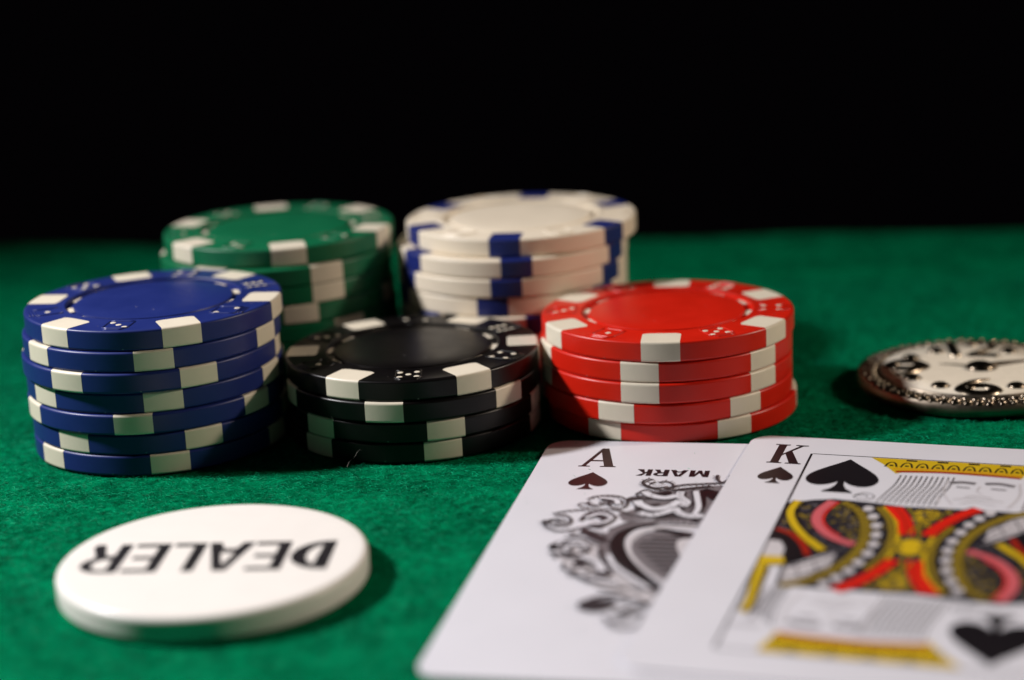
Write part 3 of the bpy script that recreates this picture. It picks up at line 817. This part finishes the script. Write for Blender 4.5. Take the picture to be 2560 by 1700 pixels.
for bx, by in [(20.6, 28.4), (21.6, 31.2), (22.4, 34.4), (22.8, 37.7), (22.9, 41.0), (22.6, 44.2), (21.9, 47.4), (21.1, 50.3), (20.0, 52.8), (18.8, 55.0)]:
    K.poly('bead', [(bx + 0.72 * math.cos(a), by + 1.05 * math.sin(a)) for a in np.linspace(0, 2 * math.pi, 13)[:-1]], 'ink_lightgrey', sym=True)
K.poly('centre_knot', [(27.5 + 1.75 * math.cos(a), 41.15 + 2.6 * math.sin(a)) for a in np.linspace(0, 2 * math.pi, 17)[:-1]], 'ink_yellow')
K.poly('centre_knot', [(24.9, 40.0), (27.5, 40.4), (30.1, 40.0), (30.1, 42.3), (27.5, 41.9), (24.9, 42.3)], 'ink_gold')
K.poly('centre_knot', [(27.5 + 1.1 * math.cos(a), 41.15 + 1.7 * math.sin(a)) for a in np.linspace(0, 2 * math.pi, 13)[:-1]], 'ink_yellow')
K.line('yellow_cord', [(11.2, 27.2), (10.9, 31.6), (12.3, 36.4), (14.7, 40.9), (17.0, 44.2)], 1.2, 'ink_yellow', sym=True, outline=0.45)
K.line('yellow_cord_line', [(11.6, 27.2), (11.4, 31.6), (12.8, 36.2), (15.1, 40.6)], 0.2, 'ink_black', sym=True)
K.poly('sleeve_cuff', [(10.0, 38.6), (12.2, 39.9), (13.9, 42.9), (15.2, 46.6), (14.2, 48.6), (12.0, 48.8), (10.0, 47.9)], 'ink_black', sym=True)
K.line('dark_red_cord', [(10.1, 38.0), (12.2, 39.4), (14.1, 42.4), (15.5, 46.3)], 0.85, 'ink_darkred', sym=True)
K.poly('hand', [(9.9, 42.0), (11.4, 42.2), (12.3, 44.5), (12.4, 47.5), (9.9, 48)], 'ink_lightgrey', sym=True)
K.poly('sceptre_grip', [(9.9, 47.4), (12.6, 47.3), (13.2, 49.6), (9.9, 50.9)], 'ink_yellow', sym=True)
K.line('sceptre_shaft', [(10.6, 51), (10.8, 56.0), (11.1, 60.6), (11.0, 65)], lambda t: 1.3 - 0.5 * t, 'ink_yellow', sym=True, outline=0.45)
K.line('sceptre_shaft_line', [(10.9, 51.4), (11.1, 56.0), (11.2, 60.6)], 0.25, 'ink_gold', sym=True)
K.lines('cuff_lines', [([(13.1, 50.6), (13.3, 57.3), (12.9, 62.3), (12.0, 67)], 0.22), ([(9.9, 68.6), (13.5, 68.4)], 0.2)], 'ink_grey', sym=True)

# ------------------------------------------------------------------ clock-faced card guard
CG = (74.8, 301.4)
coin = thing('card_guard', 'round nickel card guard like a clock face, at the right edge', 'card guard', (CG[0], CG[1], 0.0))
RC, HC = 18.9, 3.25
prof = [(0, 0), (RC - 1.4, 0), (RC - 0.5, 0.35), (RC - 0.05, 1.2), (RC, 1.7), (RC - 0.12, 2.2), (RC - 0.3, 2.5), (RC - 3.3, 2.62), (RC - 3.4, 2.9), (RC - 3.6, 3.08), (RC - 3.8, 3.0), (RC - 3.9, 2.7), (0, 2.7)]
v, f = lathe(prof, 160)
put('metal_rim', sharp_by_angle(mesh('metal_rim', v, f, M['nickel']), 50), coin)
v, f = lathe([(RC - 3.85, 2.72), (RC - 3.9, 3.0), (10, 3.02), (0, 3.02)], 128)
put('enamel_face', mesh('enamel_face', v, f, M['enamel'], True), coin)
FZ = 3.02
# rope border: twisted strands and small grains between two ridges
def blob(cx, cy, cz, rx, ry, rz_, ang, nu=8, nv=4):
    v, f = [], []
    for j in range(nv + 1):
        ph = math.pi / 2 * j / nv
        for i in range(nu):
            a = 2 * math.pi * i / nu
            x, y = rx * math.cos(ph) * math.cos(a), ry * math.cos(ph) * math.sin(a)
            v.append((cx + x * math.cos(ang) - y * math.sin(ang), cy + x * math.sin(ang) + y * math.cos(ang), cz + rz_ * math.sin(ph)))
    for j in range(nv):
        for i in range(nu):
            k = (i + 1) % nu
            f.append((j * nu + i, j * nu + k, (j + 1) * nu + k, (j + 1) * nu + i))
    return v, f
parts = []
for i in range(64):
    a = 2 * math.pi * i / 64
    for rr_, sz in ((RC - 0.75, 1.0), (RC - 1.75, 0.85), (RC - 2.75, 0.9)):
        aa = a + (0.049 if rr_ < RC - 2 else 0) + rl.uniform(-0.01, 0.01)
        parts.append(blob(rr_ * math.cos(aa), rr_ * math.sin(aa), 2.5, 0.40 * sz, 0.95 * sz, 0.62 * sz * rl.uniform(0.7, 1.15), aa + 0.7 * (1 if rr_ > RC - 2 else -1)))
v, f = join(parts)
put('rope_border', mesh('rope_border', v, f, M['dark_nickel'], True), coin, kind='stuff')
def hour(deg, r=11.6):
    a = math.radians(79 - 0 + deg); return r * math.cos(a), r * math.sin(a)
def marker(deg, r=11.7, s=1.0):
    x, y = hour(deg, r)
    v, f = blob(0, 0, 0, 1.45 * s, 1.45 * s, 0.7, 0, 20, 6)
    put('hour_stud', mesh('hour_stud', v, f, M['dark_nickel'], True), coin, (x, y, FZ - 0.03))
for dg in (30, 60, 120, 150, 210, 240, 300, 330):
    marker(dg)
tw = math.radians(-11)
def numeral(strokes, deg, r=10.9, sc=1.12):
    x, y = hour(deg, r)
    v, f = join([ridge([(p[0] * sc, p[1] * sc) for p in pts], w_, 0.55, 0) for pts, w_ in strokes])
    put('numeral', mesh('numeral', v, f, M['dark_nickel'], True), coin, (x, y, FZ - 0.02), tw)
taper = lambda a, b: (lambda t: a + (b - a) * t)
numeral([([(-3.1, 3.2), (-2.7, 0), (-2.5, -3.6)], 1.7)], 0)
numeral([([(-0.6, 2.3), (0.6, 3.5), (2.4, 3.4), (3.1, 2.0), (2.2, 0.2), (0.6, -1.8), (-0.7, -3.1)], taper(1.7, 1.1)), ([(-0.8, -3.2), (1.2, -3.1), (3.6, -3.2)], taper(1.1, 1.5))], 0)
numeral([([(1.7, 3.9), (-0.4, 2.6), (-2.0, 0.6), (-2.4, -1.2), (-1.2, -2.7), (0.6, -3.0), (2.1, -2.0), (2.2, -0.6), (0.8, 0.5), (-0.8, 0.3), (-1.6, -0.6)], lambda t: 0.5 + 1.9 * min(1, t * 3.2) * (1 - 0.35 * t))], 180)
numeral([([(-1.7, -3.9), (0.4, -2.6), (2.0, -0.6), (2.4, 1.2), (1.2, 2.7), (-0.6, 3.0), (-2.1, 2.0), (-2.2, 0.6), (-0.8, -0.5), (0.8, -0.3), (1.6, 0.6)], lambda t: 0.5 + 1.9 * min(1, t * 3.2) * (1 - 0.35 * t))], 90)
numeral([([(-1.8, 2.4), (-0.2, 3.2), (1.7, 2.3), (1.2, 0.7), (-0.1, 0.2)], 1.5), ([(0.2, 0.2), (1.9, -0.7), (1.7, -2.5), (-0.2, -3.2), (-1.9, -2.3)], 1.5)], 270)
v, f = blob(0, 0, 0, 2.4, 2.4, 1.1, 0, 24, 7)
put('centre_knob', mesh('centre_knob', v, f, M['dark_nickel'], True), coin, (0.9, 0.2, FZ))
v, f = ridge([(0.9, 0.2), (5.5, 1.6), (9.8, 2.7)], taper(1.5, 0.4), 0.7, 0)
put('clock_hand', mesh('clock_hand', v, f, M['dark_nickel'], True), coin, (0, 0, FZ))
v, f = ridge([(0.9, 0.2), (-2.4, 2.2), (-5.2, 3.5)], taper(0.8, 0.25), 0.5, 0)
put('clock_hand', mesh('clock_hand', v, f, M['dark_nickel'], True), coin, (0, 0, FZ))

# ------------------------------------------------------------------ lint
def hair(pts, label, w=0.024):
    v, f = ridge([(p[0], p[1]) for p in pts], w, 0.05, 0, 5)
    k = 7; zs = catmull([(p[2], 0) for p in pts], 5)
    v = [(a, b, c + zs[i // k][0]) for i, (a, b, c) in enumerate(v)]
    put('lint_thread', mesh('lint_thread', v, f, M['lint']), label=label, category='lint')
hair([(-25.6, 275.2, 0.2), (-25.2, 275.8, 0.9), (-24.4, 275.7, 1.6), (-23.8, 276.0, 2.4), (-23.4, 275.7, 2.6)], 'thin pale lint thread standing against the front of the black stack')
hair([(4.4, 284.6, 3.6), (3.8, 284.5, 4.3), (4.1, 284.8, 5.1), (4.7, 284.4, 5.6)], 'tiny curled lint thread between the black stack and the red stack')
